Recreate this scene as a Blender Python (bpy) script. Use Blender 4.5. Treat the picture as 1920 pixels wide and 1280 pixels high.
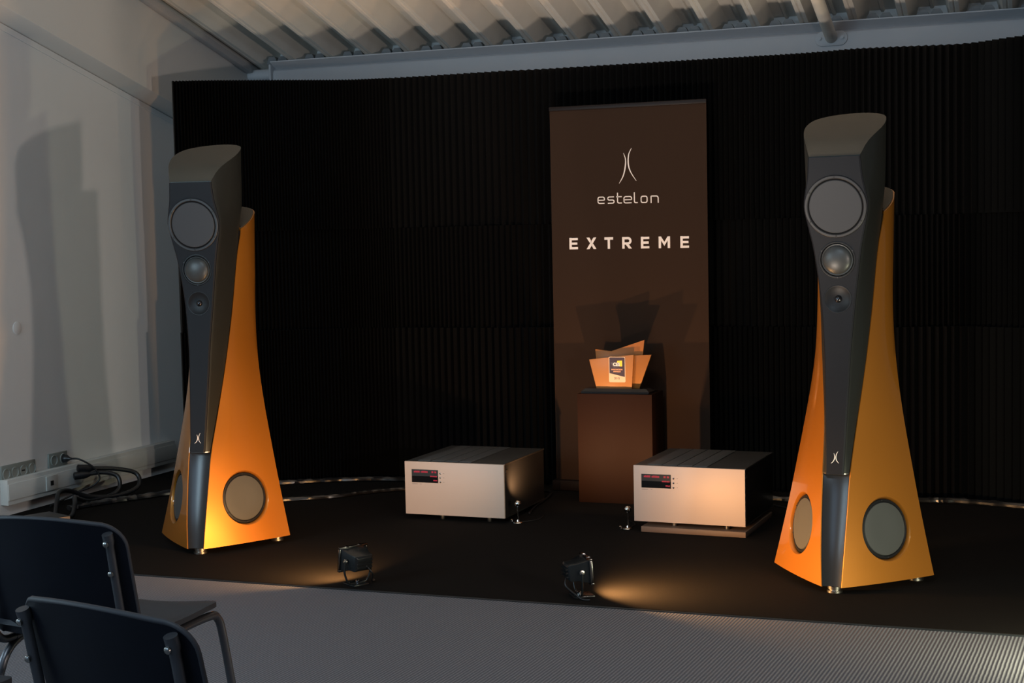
import bpy, bmesh, math, random
from mathutils import Vector, Matrix
for o in list(bpy.data.objects): bpy.data.objects.remove(o)
S = bpy.context.scene
COL = S.collection
rnd = random.Random(7)
PI = math.pi
# ------------------------------------------------------------------ camera
F_PX, PITCH, ROLL, YAW, CAM_H = 2721.35, 0.0673, -0.0213, 0.3510, 1.3
cd = bpy.data.cameras.new('camera'); cam = bpy.data.objects.new('camera', cd); COL.objects.link(cam)
cd.sensor_fit = 'HORIZONTAL'; cd.sensor_width = 36.0; cd.lens = F_PX / 1920 * 36.0; cd.clip_start = 0.05
fwd = Vector((-math.sin(YAW) * math.cos(PITCH), math.cos(YAW) * math.cos(PITCH), -math.sin(PITCH)))
rgt = Vector((math.cos(YAW), math.sin(YAW), 0)); upv = rgt.cross(fwd)
R_ = math.cos(ROLL) * rgt + math.sin(ROLL) * upv; U_ = -math.sin(ROLL) * rgt + math.cos(ROLL) * upv
cam.matrix_world = Matrix(((R_.x, U_.x, -fwd.x, 0), (R_.y, U_.y, -fwd.y, 0), (R_.z, U_.z, -fwd.z, CAM_H), (0, 0, 0, 1)))
S.camera = cam
# ------------------------------------------------------------------ exposure, world, room lights
S.view_settings.view_transform = 'Standard'; S.view_settings.look = 'None'
S.view_settings.gamma = 1; S.view_settings.use_curve_mapping = False
S.view_settings.exposure = 0.0
wd = bpy.data.worlds.new('world'); S.world = wd; wd.use_nodes = True
wd.node_tree.nodes['Background'].inputs[0].default_value = (0.50, 0.66, 1.0, 1)
wd.node_tree.nodes['Background'].inputs[1].default_value = 0.05
def area(name, loc, aim, w, h, power, col, spread=PI):
    l = bpy.data.lights.new(name, 'AREA'); l.shape = 'RECTANGLE'; l.size = w; l.size_y = h
    l.energy = power; l.color = col; l.spread = spread
    o = bpy.data.objects.new(name, l); COL.objects.link(o); o.location = loc
    o.rotation_euler = (Vector(aim) - Vector(loc)).to_track_quat('-Z', 'Y').to_euler()
    return o
# pale light of the exhibition hall, from behind and left of the camera; a lamp standing to the right; two added fills
area('hall_window_light', (-3.2, -2.2, 2.3), (-3.2, 6.0, 0.6), 2.4, 1.4, 42, (0.46, 0.72, 1.0))
area('side_fill_light', (-4.45, 1.6, 1.5), (-3.3, 5.4, 0.6), 0.9, 1.2, 46, (0.62, 0.86, 1.0))  # unseen cool fill, added to brighten the left loudspeaker's outer flank
area('hall_ceiling_light', (-1.0, 0.2, 3.7), (-1.6, 3.5, 0.0), 1.6, 0.5, 57, (0.67, 0.85, 1.0))
area('deck_fill_light', (-1.75, 3.38, 0.03), (-1.9, 6.1, 3.1), 0.30, 0.10, 28, (1.0, 0.83, 0.68), math.radians(80))  # unseen warm fill, added to brighten the roof deck from below
area('hall_lamp_light', (1.15, 2.95, 1.02), (-3.9, 5.6, 1.2), 0.12, 0.12, 15, (1.0, 0.84, 0.74), math.radians(110))
area('floor_lamp_light', (0.30, 4.47, 0.13), (-0.25, 5.1, 0.20), 0.11, 0.08, 15.0, (0.98, 0.96, 0.66))

# ------------------------------------------------------------------ materials
def mat(name, col, rough=0.6, metal=0.0, spec=0.5, coat=0.0, noise=0.0, nscale=60, bump=0.0, bscale=300, emit=None, estr=0, trans=0.0, alpha=1, ior=1.45, sheen=0):
    m = bpy.data.materials.new(name); m.use_nodes = True; nt = m.node_tree; b = nt.nodes['Principled BSDF']
    b.inputs['Base Color'].default_value = (*col, 1); b.inputs['Roughness'].default_value = rough
    b.inputs['Metallic'].default_value = metal; b.inputs['Specular IOR Level'].default_value = spec
    b.inputs['Coat Weight'].default_value = coat; b.inputs['Coat Roughness'].default_value = 0.06
    b.inputs['Transmission Weight'].default_value = trans; b.inputs['IOR'].default_value = ior
    b.inputs['Sheen Weight'].default_value = sheen
    if emit: b.inputs['Emission Color'].default_value = (*emit, 1); b.inputs['Emission Strength'].default_value = estr
    tc = nt.nodes.new('ShaderNodeTexCoord')
    if noise:
        n = nt.nodes.new('ShaderNodeTexNoise'); n.inputs['Scale'].default_value = nscale; n.inputs['Detail'].default_value = 6
        nt.links.new(tc.outputs['Object'], n.inputs['Vector'])
        mx = nt.nodes.new('ShaderNodeMix'); mx.data_type = 'RGBA'
        mx.inputs['A'].default_value = (*[c * (1 - noise) for c in col], 1); mx.inputs['B'].default_value = (*[min(1, c * (1 + noise)) for c in col], 1)
        nt.links.new(n.outputs['Fac'], mx.inputs['Factor']); nt.links.new(mx.outputs['Result'], b.inputs['Base Color'])
    if bump:
        n2 = nt.nodes.new('ShaderNodeTexNoise'); n2.inputs['Scale'].default_value = bscale; n2.inputs['Detail'].default_value = 4
        nt.links.new(tc.outputs['Object'], n2.inputs['Vector'])
        bp = nt.nodes.new('ShaderNodeBump'); bp.inputs['Strength'].default_value = bump; bp.inputs['Distance'].default_value = 0.002
        nt.links.new(n2.outputs['Fac'], bp.inputs['Height']); nt.links.new(bp.outputs['Normal'], b.inputs['Normal'])
    return m
M = {}
M['wall'] = mat('wall_paint', (0.72, 0.72, 0.71), 0.85, noise=0.03, nscale=4, bump=0.15, bscale=120)
M['steel_white'] = mat('painted_steel', (0.50, 0.50, 0.52), 0.5, noise=0.03, nscale=8, bump=0.05)
M['deck'] = mat('deck_sheet', (0.70, 0.66, 0.60), 0.6, noise=0.08, nscale=6, bump=0.1, bscale=80)
M['closure'] = mat('closure_grey', (0.20, 0.21, 0.22), 0.8)
M['trunk'] = mat('trunking_plastic', (0.56, 0.56, 0.53), 0.45)
M['plate'] = mat('outlet_plate', (0.22, 0.24, 0.22), 0.35, noise=0.05)
M['socket'] = mat('outlet_socket', (0.27, 0.29, 0.27), 0.4)
M['hole'] = mat('dark_hole', (0.01, 0.01, 0.01), 0.7)
M['stage'] = mat('stage_carpet', (0.0125, 0.0108, 0.0098), 0.95, spec=0.03, noise=0.35, nscale=220, bump=0.8, bscale=500)
M['stage_edge'] = mat('stage_edge', (0.012, 0.014, 0.016), 0.5)
M['partition'] = mat('black_pleated_paper', (0.0045, 0.0045, 0.0048), 0.55, spec=0.22, bump=0.2, bscale=900)
M['film'] = mat('black_film', (0.012, 0.012, 0.013), 0.3, spec=1.0)
def floor_mat():
    m = mat('woven_vinyl', (0.17, 0.17, 0.185), 0.75, spec=0.3); nt = m.node_tree; b = nt.nodes['Principled BSDF']
    tc = nt.nodes.new('ShaderNodeTexCoord'); mp = nt.nodes.new('ShaderNodeMapping'); mp.inputs['Rotation'].default_value = (0, 0, math.radians(4))
    w1 = nt.nodes.new('ShaderNodeTexWave'); w1.bands_direction = 'X'; w1.inputs['Scale'].default_value = 26; w1.inputs['Distortion'].default_value = 0.6; w1.inputs['Detail'].default_value = 1
    w2 = nt.nodes.new('ShaderNodeTexWave'); w2.bands_direction = 'Y'; w2.inputs['Scale'].default_value = 34; w2.inputs['Distortion'].default_value = 0.6; w2.inputs['Detail'].default_value = 1
    nt.links.new(tc.outputs['Object'], mp.inputs['Vector'])
    for w in (w1, w2): nt.links.new(mp.outputs['Vector'], w.inputs['Vector'])
    mu = nt.nodes.new('ShaderNodeMath'); mu.operation = 'MULTIPLY'; nt.links.new(w1.outputs['Fac'], mu.inputs[0])
    ad = nt.nodes.new('ShaderNodeMath'); ad.operation = 'MULTIPLY_ADD'; nt.links.new(w2.outputs['Fac'], ad.inputs[0]); ad.inputs[1].default_value = 0.55; ad.inputs[2].default_value = 0.45
    nt.links.new(ad.outputs[0], mu.inputs[1])
    mx = nt.nodes.new('ShaderNodeMix'); mx.data_type = 'RGBA'; mx.inputs['A'].default_value = (0.085, 0.085, 0.098, 1); mx.inputs['B'].default_value = (0.235, 0.232, 0.248, 1)
    nt.links.new(mu.outputs[0], mx.inputs['Factor']); nt.links.new(mx.outputs['Result'], b.inputs['Base Color'])
    bp = nt.nodes.new('ShaderNodeBump'); bp.inputs['Strength'].default_value = 0.7; bp.inputs['Distance'].default_value = 0.003
    nt.links.new(mu.outputs[0], bp.inputs['Height']); nt.links.new(bp.outputs['Normal'], b.inputs['Normal'])
    return m
M['floor'] = floor_mat()
M['orange'] = mat('metallic_orange_lacquer', (0.42, 0.152, 0.016), 0.42, metal=0.55, coat=0.6, noise=0.06, nscale=900)
M['cap'] = mat('dark_textured_cap', (0.072, 0.062, 0.047), 0.6, metal=0.2, noise=0.3, nscale=700, bump=0.2, bscale=900)
M['upper'] = mat('graphite_lacquer', (0.035, 0.037, 0.034), 0.42, metal=0.5, coat=0.1, noise=0.1, nscale=900)
M['baffle'] = mat('baffle_black', (0.0085, 0.0095, 0.0125), 0.55, spec=0.2, bump=0.15, bscale=900)
M['spine'] = mat('spine_satin', (0.022, 0.025, 0.029), 0.26, metal=0.4)
M['cone'] = mat('cone_grey', (0.042, 0.044, 0.049), 0.6, metal=0.0, spec=0.25, bump=0.05, bscale=800)
M['cone_low'] = mat('woofer_cone_grey', (0.055, 0.058, 0.058), 0.6, metal=0.0, spec=0.3, bump=0.05, bscale=800)
M['ring'] = mat('rubber_ring', (0.009, 0.0095, 0.011), 0.4, spec=0.25)
M['ring_metal'] = mat('grey_ring', (0.03, 0.031, 0.034), 0.45, metal=0.3)
M['dome'] = mat('ceramic_dome', (0.04, 0.043, 0.044), 0.38, metal=0.2, noise=0.6, nscale=18)
M['tweet'] = mat('tweeter_dome', (0.06, 0.06, 0.065), 0.1, metal=0.9)
M['white'] = mat('white_print', (0.80, 0.78, 0.76), 0.6)
M['print'] = mat('cream_print', (0.82, 0.74, 0.68), 0.6)
M['chrome'] = mat('chrome', (0.75, 0.75, 0.75), 0.08, metal=1)
M['steel'] = mat('brushed_steel', (0.42, 0.40, 0.37), 0.3, metal=1)
M['face'] = mat('champagne_aluminium', (0.61, 0.50, 0.43), 0.55, metal=0.2, noise=0.02, nscale=300)
M['chassis'] = mat('black_chassis', (0.020, 0.018, 0.017), 0.32, metal=0.3)
M['amp_top'] = mat('amp_top_plate', (0.06, 0.055, 0.05), 0.5, metal=0.3)
M['vent'] = mat('amp_vent_strip', (0.12, 0.118, 0.116), 0.5, metal=0.4, bump=0.3, bscale=700)
M['display'] = mat('display_glass', (0.006, 0.007, 0.009), 0.12)
M['display_glare'] = mat('display_reflection', (0.03, 0.036, 0.042), 0.3)  # grey reflection on the display glass, put into the colour
M['red'] = mat('display_red', (0.15, 0.01, 0.02), 0.4, emit=(1.0, 0.04, 0.09), estr=0.35)
M['plinth'] = mat('plinth_board', (0.15, 0.10, 0.07), 0.55)
M['banner'] = mat('banner_brown', (0.031, 0.0178, 0.0118), 0.8, spec=0.08, noise=0.05, nscale=200, bump=0.2, bscale=700)
M['rail'] = mat('banner_rail', (0.012, 0.008, 0.007), 0.45, spec=0.2)
M['pedestal'] = mat('pedestal_brown', (0.017, 0.0066, 0.0034), 0.6, spec=0.1, noise=0.05, nscale=30)
M['glass_front'] = mat('amber_acrylic_front', (0.46, 0.20, 0.068), 0.32, spec=0.15, trans=0.15)
M['glass_mid'] = mat('amber_acrylic_middle', (0.36, 0.14, 0.03), 0.32, spec=0.15, trans=0.15)
M['glass_back'] = mat('amber_acrylic_back', (0.42, 0.15, 0.03), 0.32, spec=0.15, trans=0.15)
M['glass_clear'] = mat('clear_acrylic', (0.04, 0.036, 0.034), 0.12, spec=0.25, trans=0.3)
M['plaque_dark'] = mat('plaque_dark', (0.05, 0.03, 0.04), 0.4)
M['plaque_cream'] = mat('plaque_cream', (0.70, 0.50, 0.34), 0.5)
M['yellow'] = mat('plaque_yellow', (0.85, 0.62, 0.06), 0.5)
M['plaque_orange'] = mat('plaque_orange', (0.85, 0.42, 0.22), 0.5)
M['plaque_grey'] = mat('plaque_grey', (0.10, 0.09, 0.11), 0.5)
M['lamp_body'] = mat('lamp_black_gloss', (0.018, 0.020, 0.021), 0.22, metal=0.3)
M['lamp_bezel'] = mat('lamp_bezel_metal', (0.16, 0.16, 0.16), 0.2, metal=1.0)
M['lamp_glass'] = mat('lamp_glass', (0.9, 0.7, 0.5), 0.3, emit=(1.0, 0.62, 0.30), estr=6)
M['cord'] = mat('black_cord', (0.012, 0.012, 0.013), 0.35)
M['chair_shell'] = mat('chair_shell_black', (0.004, 0.005, 0.009), 0.55, spec=0.2, noise=0.3, nscale=12, bump=0.1, bscale=500)
M['chair_seat'] = mat('chair_seat_charcoal', (0.026, 0.028, 0.034), 0.6, spec=0.4, noise=0.15, nscale=30, bump=0.15, bscale=500)
M['chair_rim'] = mat('chair_rim_highlight', (0.032, 0.032, 0.038), 0.6)  # lighter than the shell: light caught along the rim, put into the colour
M['chair_tube'] = mat('chair_tube', (0.10, 0.10, 0.11), 0.35, metal=0.7)
M['wood'] = mat('box_copper_front', (0.55, 0.36, 0.22), 0.45, metal=0.3)

# ------------------------------------------------------------------ mesh helpers
class MB:
    def __init__(s): s.v = []; s.f = []
    def add(s, vs, fs):
        k = len(s.v); s.v += [tuple(v) for v in vs]; s.f += [tuple(i + k for i in f) for f in fs]; return s
    def box(s, x0, x1, y0, y1, z0, z1):
        vs = [(x, y, z) for x in (x0, x1) for y in (y0, y1) for z in (z0, z1)]
        return s.add(vs, [(0, 1, 3, 2), (4, 6, 7, 5), (0, 4, 5, 1), (2, 3, 7, 6), (0, 2, 6, 4), (1, 5, 7, 3)])
    def prism(s, poly, d, axis='y'):
        """poly of (a,b); extruded from d[0] to d[1] along axis (y: poly is x,z; z: x,y; x: y,z)"""
        n = len(poly); vs = []
        for t in d:
            for a, b in poly: vs.append({'y': (a, t, b), 'z': (a, b, t), 'x': (t, a, b)}[axis])
        fs = [tuple(range(n)), tuple(range(2 * n - 1, n - 1, -1))] + [(i, i + n, (i + 1) % n + n, (i + 1) % n) for i in range(n)]
        return s.add(vs, fs)
    def loft(s, rings, cap=True, closed=True):
        n = len(rings[0]); vs = [p for r in rings for p in r]; fs = []
        for k in range(len(rings) - 1):
            for i in range(n if closed else n - 1):
                j = (i + 1) % n; fs.append((k * n + i, k * n + j, (k + 1) * n + j, (k + 1) * n + i))
        if cap: fs += [tuple(range(n - 1, -1, -1)), tuple((len(rings) - 1) * n + i for i in range(n))]
        return s.add(vs, fs)
    def lathe(s, prof, n=32, o=(0, 0, 0), ax=(0, 0, 1)):
        """prof: (r, h) from one end to the other, about axis ax at o"""
        ax = Vector(ax).normalized(); t = ax.orthogonal().normalized(); b = ax.cross(t); o = Vector(o)
        rings = [[o + ax * h + (t * math.cos(2 * PI * i / n) + b * math.sin(2 * PI * i / n)) * max(r, 1e-5) for i in range(n)] for r, h in prof]
        return s.loft(rings)
    def tube(s, pts, r, n=10):
        pts = [Vector(p) for p in pts]; rings = []; prev = None
        for i, p in enumerate(pts):
            d = (pts[min(i + 1, len(pts) - 1)] - pts[max(i - 1, 0)]).normalized()
            t = d.orthogonal().normalized() if prev is None else (prev - d * prev.dot(d)).normalized()
            prev = t; b = d.cross(t); rr = r[i] if isinstance(r, (list, tuple)) else r
            rings.append([p + (t * math.cos(2 * PI * k / n) + b * math.sin(2 * PI * k / n)) * rr for k in range(n)])
        return s.loft(rings)
    def xform(s, mtx): s.v = [tuple(mtx @ Vector(v)) for v in s.v]; return s
def smooth_path(pts, k=6):
    pts = [Vector(p) for p in pts]; out = []
    P = [pts[0]] + pts + [pts[-1]]
    for i in range(1, len(P) - 2):
        for j in range(k):
            t = j / k; a, b, c, d = P[i - 1], P[i], P[i + 1], P[i + 2]
            out.append(0.5 * ((2 * b) + (c - a) * t + (2 * a - 5 * b + 4 * c - d) * t * t + (3 * b - a - 3 * c + d) * t ** 3))
    out.append(pts[-1]); return out
def obj(name, mb, m, parent=None, smooth=None, bevel=0, loc=None, label=None, bseg=2):
    me = bpy.data.meshes.new(name); me.from_pydata(mb.v, [], mb.f); me.validate()
    bm = bmesh.new(); bm.from_mesh(me); bmesh.ops.recalc_face_normals(bm, faces=bm.faces)
    if bevel:
        es = [e for e in bm.edges if len(e.link_faces) == 2 and e.calc_face_angle(0) > 0.5]
        bmesh.ops.bevel(bm, geom=es, offset=bevel, segments=bseg, profile=0.5, affect='EDGES', clamp_overlap=True)
    bm.to_mesh(me); bm.free()
    if smooth is not None or bevel:
        me.polygons.foreach_set('use_smooth', [True] * len(me.polygons))
        me.set_sharp_from_angle(angle=math.radians(smooth or 35))
    me.materials.append(M[m] if isinstance(m, str) else m)
    o = bpy.data.objects.new(name, me); COL.objects.link(o)
    if parent: o.parent = parent
    if loc: o.location = loc
    if label: o['label'] = label
    return o
def thing(name, label, cat, loc=(0, 0, 0), rz=0, group=None):
    o = bpy.data.objects.new(name, None); COL.objects.link(o); o.empty_display_size = 0.1
    o.location = loc; o.rotation_euler = (0, 0, rz); o['label'] = label; o['category'] = cat
    if group: o['group'] = group
    return o
def tag(o, label, cat, group=None):
    o['label'] = label; o['category'] = cat
    if group: o['group'] = group
    return o
def struct(o, label=None):
    o['kind'] = 'structure'
    if label: o['label'] = label
    return o
def copy_tree(o, parent=None):
    c = o.copy(); COL.objects.link(c)
    if parent: c.parent = parent
    for ch in list(o.children): copy_tree(ch, c)
    return c
def cut(o, cutters):
    """boolean differences, applied"""
    for c in cutters:
        md = o.modifiers.new('b', 'BOOLEAN'); md.object = c; md.operation = 'DIFFERENCE'; md.solver = 'EXACT'
    bpy.context.view_layer.update()
    dg = bpy.context.evaluated_depsgraph_get(); me = bpy.data.meshes.new_from_object(o.evaluated_get(dg))
    o.modifiers.clear(); o.data = me
    me.polygons.foreach_set('use_smooth', [True] * len(me.polygons)); me.set_sharp_from_angle(angle=math.radians(30))
    for c in cutters: bpy.data.objects.remove(c)
def ip(tab, z):
    if z <= tab[0][0]: return tab[0][1]
    for (a, b), (c, d) in zip(tab, tab[1:]):
        if z <= c: t = (z - a) / (c - a); return b + (d - b) * t
    return tab[-1][1]
def sm(tab, z):      # smooth (Catmull-like) interpolation of a table
    n = len(tab)
    if z <= tab[0][0]: return tab[0][1]
    if z >= tab[-1][0]: return tab[-1][1]
    for i in range(n - 1):
        if z <= tab[i + 1][0]:
            x0, y0 = tab[i]; x1, y1 = tab[i + 1]; h = x1 - x0; t = (z - x0) / h
            m0 = (y1 - (tab[i - 1][1] if i else y0)) / (x1 - (tab[i - 1][0] if i else x0)) * h
            m1 = ((tab[i + 2][1] if i + 2 < n else y1) - y0) / ((tab[i + 2][0] if i + 2 < n else x1) - x0) * h
            return (2 * t**3 - 3 * t**2 + 1) * y0 + (t**3 - 2 * t**2 + t) * m0 + (-2 * t**3 + 3 * t**2) * y1 + (t**3 - t**2) * m1

# ------------------------------------------------------------------ room shell
TAN = 0.25
def zdeck(y): return 2.458 + (8.10 - y) * TAN
def zband(y): return 2.445 - (y - 5.974) * 0.2431
struct(obj('floor', MB().box(-5.2, 5.0, -3.0, 8.6, -0.10, -0.006), 'floor'), 'grey woven floor covering in front of the stage carpet')
wl = MB(); Y0, Y1 = -3.0, 8.6
wl.add([(-4.85, Y0, -0.1), (-4.85, Y1, -0.1), (-4.85, Y1, zband(Y1) + .3), (-4.85, Y0, zband(Y0) + .3), (-5.0, Y0, -0.1), (-5.0, Y1, -0.1), (-5.0, Y1, zband(Y1) + .3), (-5.0, Y0, zband(Y0) + .3)],
       [(0, 1, 2, 3), (4, 7, 6, 5), (0, 3, 7, 4), (1, 5, 6, 2), (3, 2, 6, 7), (0, 4, 5, 1)])
struct(obj('wall_left', wl, 'wall'), 'pale left wall')
def sloped(x0, x1, f0, f1, y0=Y0, y1=Y1):
    vs = [(x, y, f(y)) for x in (x0, x1) for y in (y0, y1) for f in (f0, f1)]
    return MB().add(vs, [(0, 1, 3, 2), (4, 6, 7, 5), (0, 4, 5, 1), (2, 3, 7, 6), (0, 2, 6, 4), (1, 5, 7, 3)])
struct(obj('trim_1', sloped(-5.0, -4.68, zband, lambda y: zdeck(y) + 0.02), 'wall', bevel=0.004), 'sloping gable beam running under the roof along the left wall')
struct(obj('trim_2', sloped(-4.68, -4.635, lambda y: zdeck(y) - 0.075, lambda y: zdeck(y) - 0.035, Y0, 8.05), 'steel_white', bevel=0.006), 'narrow steel angle below the roof sheet on the left gable')
struct(obj('trim_3', sloped(-4.849, -4.842, lambda y: zband(y) - 0.035, lambda y: zband(y) - 0.004), 'wall'), 'thin cover strip under the gable beam')
struct(obj('wall_back', MB().box(-5.0, 5.0, 8.30, 8.45, -0.1, 2.55), 'wall'), 'back wall hidden behind the black partition')
# corrugated roof deck
prof = []; P = 0.262; xc = -0.96 - 16 * P; k = 0
while xc < 4.6:
    prof += [(xc - 0.024, 0), (xc - 0.006, 0), (xc, 0.006), (xc + 0.006, 0), (xc + 0.024, 0), (xc + 0.060, 0.13), (xc + 0.118, 0.13), (xc + 0.124, 0.118), (xc + 0.138, 0.118), (xc + 0.144, 0.13), (xc + 0.202, 0.13)]
    xc += P
deck = MB(); n = len(prof); rings = []
for y in (-3.0, 8.42):
    rings.append([(x, y, zdeck(y) + z) for x, z in prof] + [(x, y, zdeck(y) + 0.16) for x, z in reversed(prof)])
deck.loft(rings)
ceil = struct(obj('ceiling', deck, 'deck'), 'corrugated steel roof deck sloping down to the back')
xc = -0.96 - 14 * P; cm = None
while xc < 1.2:
    c = MB()
    for s in (-0.036, 0.036):
        x = xc + 0.131 + s; z0 = zdeck(8.13)
        c.prism([(x - 0.036, z0), (x - 0.030, z0 + 0.028), (x - 0.018, z0 + 0.046), (x + 0.018, z0 + 0.046), (x + 0.030, z0 + 0.028), (x + 0.036, z0)], (8.12, 8.16))
    obj('closure_piece', c, 'closure', ceil, label='grey closure piece filling a rib over the beam')
    xc += P
# back eaves beam
bp = [(8.035, 2.452), (8.035, 2.458), (8.24, 2.458), (8.24, 2.20), (8.10, 2.20), (8.078, 2.206), (8.07, 2.225), (8.07, 2.385), (8.076, 2.402), (8.088, 2.412), (8.10, 2.415)]
struct(obj('trim_4', MB().prism(bp, (-4.50, 4.8), 'x'), 'steel_white', smooth=30), 'grey steel eaves beam across the back above the partition')
bj = thing('beam_bracket', 'stub pipe and end plate joining the eaves beam to the left wall', 'bracket', (0, 0, 0))
obj('stub_pipe', MB().lathe([(0.036, 0), (0.036, 0.17)], 24, (-4.68, 8.10, 2.385), (1, 0, 0)), 'steel_white', bj, smooth=30)
obj('end_plate', MB().box(-4.515, -4.50, 8.04, 8.16, 2.33, 2.44), 'steel_white', bj, bevel=0.003)
obj('base_plate', MB().box(-4.68, -4.50, 8.04, 8.16, 2.325, 2.335), 'steel_white', bj)
# diagonal brace pipe under the deck
br = thing('roof_brace', 'round steel brace pipe bolted to the eaves beam under the roof', 'pipe', (-1.077, 8.07, 2.375))
obj('pipe', MB().tube([(0, 0.02, -0.005), (0, -4.5, 4.52 * TAN)], 0.033, 20), 'deck', br, smooth=30)
fl = [(0.075 * (1 if math.cos(a) > 0 else -1) * 0.62 + 0.040 * math.cos(a), -0.005 + 0.040 * math.sin(a)) for a in [2 * PI * i / 32 for i in range(32)]]
obj('flange_plate', MB().prism(fl, (-0.008, 0.0)), 'steel_white', br, bevel=0.002)
for s in (-1, 1):
    obj('bolt', MB().lathe([(0.012, 0), (0.012, 0.004), (0.008, 0.004), (0.008, 0.010)], 12, (0.060 * s, -0.008, -0.003), (0, -1, 0)), 'steel_white', br, smooth=30)

# stage carpet
st = [(-4.845, 4.915), (-3.5, 4.918), (-2.0, 4.912), (-0.05, 4.912), (1.2, 4.905), (3.6, 4.90), (3.6, 8.25), (-4.845, 8.25)]
sc_ = obj('stage_carpet', MB().prism(st, (-0.006, 0.0), 'z'), 'stage'); tag(sc_, 'large black carpet under the loudspeakers and amplifiers', 'carpet')
obj('edge_binding', MB().tube([(x, y - 0.003, -0.0047) for x, y in st[:6]], 0.0045, 6), 'stage_edge', sc_, smooth=60, label='dark bound front edge of the carpet')

# ------------------------------------------------------------------ black pleated partition
path = [(-4.45, 6.855), (-4.38, 6.89), (-4.24, 6.94), (-3.99, 7.08), (-3.75, 7.23), (-3.61, 7.29), (-3.46, 7.32), (-3.15, 7.34), (-2.93, 7.335), (-2.69, 7.33), (-2.49, 7.365), (-2.26, 7.385), (-2.0, 7.39), (-1.76, 7.40), (-1.47, 7.41), (-1.2, 7.40), (-0.99, 7.38), (-0.86, 7.36), (-0.6, 7.40), (-0.34, 7.43), (-0.08, 7.30), (0.3, 7.15), (0.9, 7.25), (1.6, 7.1)]
pp = smooth_path([(x, y, 0) for x, y in path], 10)
cum = [0]
for a, b in zip(pp, pp[1:]): cum.append(cum[-1] + (b - a).length)
def at_s(s):
    for i in range(len(cum) - 1):
        if s <= cum[i + 1] or i == len(cum) - 2:
            t = (s - cum[i]) / max(1e-9, cum[i + 1] - cum[i]); p = pp[i].lerp(pp[i + 1], t); d = (pp[i + 1] - pp[i]).normalized(); return p, d
part = thing('pleated_partition', 'tall black pleated paper partition standing behind the loudspeakers', 'partition')
for (z0, z1, off, ph, waves) in ((0.0005, 0.8495, 0.012, 0.0, 2.1), (0.850, 1.3995, -0.008, 0.4, 0.7), (1.400, 2.22, 0.002, 0.8, 1.4)):
    front = []; back = []; s = 0.0; i = 0
    while s < cum[-1]:
        p, d = at_s(s); nrm = Vector((d.y, -d.x, 0))
        a = 0.022 if i % 2 else -0.022
        w = 0.012 * math.sin(s * 3.1 + waves * 4) + 0.006 * math.sin(s * 8.3 + waves)
        if z0 == 0.0 and s < 0.8: w += 0
        front.append(p + nrm * (a + off + w)); back.append(p - nrm * (0.085 + (0.022 if i % 2 else -0.022)))
        if abs(p.x + 4.47) < 0.06: pass
        s += 0.0165 * (1 + 0.22 * math.sin(s * 2.3 + waves * 2 + ph)) * (0.62 if s < 1.2 else 1.0); i += 1
    mb = MB(); n = len(front)
    vs = [(q.x, q.y, z0) for q in front] + [(q.x, q.y, z1) for q in front] + [(q.x, q.y, z0) for q in back] + [(q.x, q.y, z1) for q in back]
    fs = []
    for j in range(n - 1):
        fs += [(j, j + 1, n + j + 1, n + j), (2 * n + j + 1, 2 * n + j, 3 * n + j, 3 * n + j + 1), (n + j, n + j + 1, 3 * n + j + 1, 3 * n + j), (j + 1, j, 2 * n + j, 2 * n + j + 1)]
    fs += [(0, n, 3 * n, 2 * n), (n - 1, 3 * n - 1, 4 * n - 1, 2 * n - 1)]
    mb.add(vs, fs); obj('pleated_block', mb, 'partition', part)

# ------------------------------------------------------------------ loudspeakers
yfL = [(0.03, -0.006), (0.15, 0.012), (0.30, 0.045), (0.43, 0.078), (0.60, 0.145), (0.75, 0.190), (0.90, 0.226), (1.05, 0.260), (1.20, 0.285), (1.30, 0.291), (1.40, 0.292)]
wL = [(0.03, 0.038), (0.15, 0.044), (0.30, 0.049), (0.43, 0.052), (0.60, 0.061), (0.75, 0.074), (0.90, 0.087), (1.05, 0.097), (1.20, 0.106), (1.30, 0.118), (1.40, 0.134)]
BL = [(0.03, 0.306), (0.15, 0.279), (0.30, 0.247), (0.45, 0.218), (0.60, 0.190), (0.75, 0.166), (0.90, 0.149), (1.05, 0.141), (1.20, 0.139), (1.35, 0.141), (1.45, 0.143)]
ybL = [(0.03, 0.320), (0.15, 0.331), (0.30, 0.343), (0.45, 0.353), (0.60, 0.363), (0.75, 0.376), (0.90, 0.390), (1.05, 0.400), (1.20, 0.410), (1.35, 0.420), (1.45, 0.431)]
ykL = [(0.03, 0.62), (0.30, 0.60), (0.60, 0.575), (0.90, 0.545), (1.20, 0.52), (1.45, 0.505)]
ZT = lambda v: 1.39 + (v - 0.292) * 0.48
def side_pts(w, yf, B, yb, bulge, n=8):
    out = []; L = math.hypot(B - w, yb - yf); nx, ny = (yb - yf) / L, -(B - w) / L
    for i in range(n + 1):
        t = i / n; b = bulge * 4 * t * (1 - t); out.append((w + (B - w) * t + nx * b, yf + (yb - yf) * t + ny * b))
    return out
def lower_ring(z, top=None):
    w, yf, B, yb, yk = sm(wL, z), sm(yfL, z), sm(BL, z), sm(ybL, z), sm(ykL, z)
    r = side_pts(w, yf, B, yb, 0.010)
    bk = [];
    q = max(0.0, min(1.0, (z - 0.5) / 0.7))
    for i in range(1, 8):
        t = i / 8; a = t * PI / 2
        ax_, ay_ = B * math.cos(a) ** 0.8, yb + (yk - yb) * math.sin(a)
        lx_, ly_ = B * (1 - 0.80 * t), yb + (yk - yb) * t
        bk.append((lx_ + (ax_ - lx_) * q, ly_ + (ay_ - ly_) * q))
    r = [(w - 0.003, yf + 0.014)] + [(w - 0.003, yf + 0.001)] + r + bk + [(0, yk)]
    full = r + [(-x, y) for x, y in reversed(r[:-1])]
    return full
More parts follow.
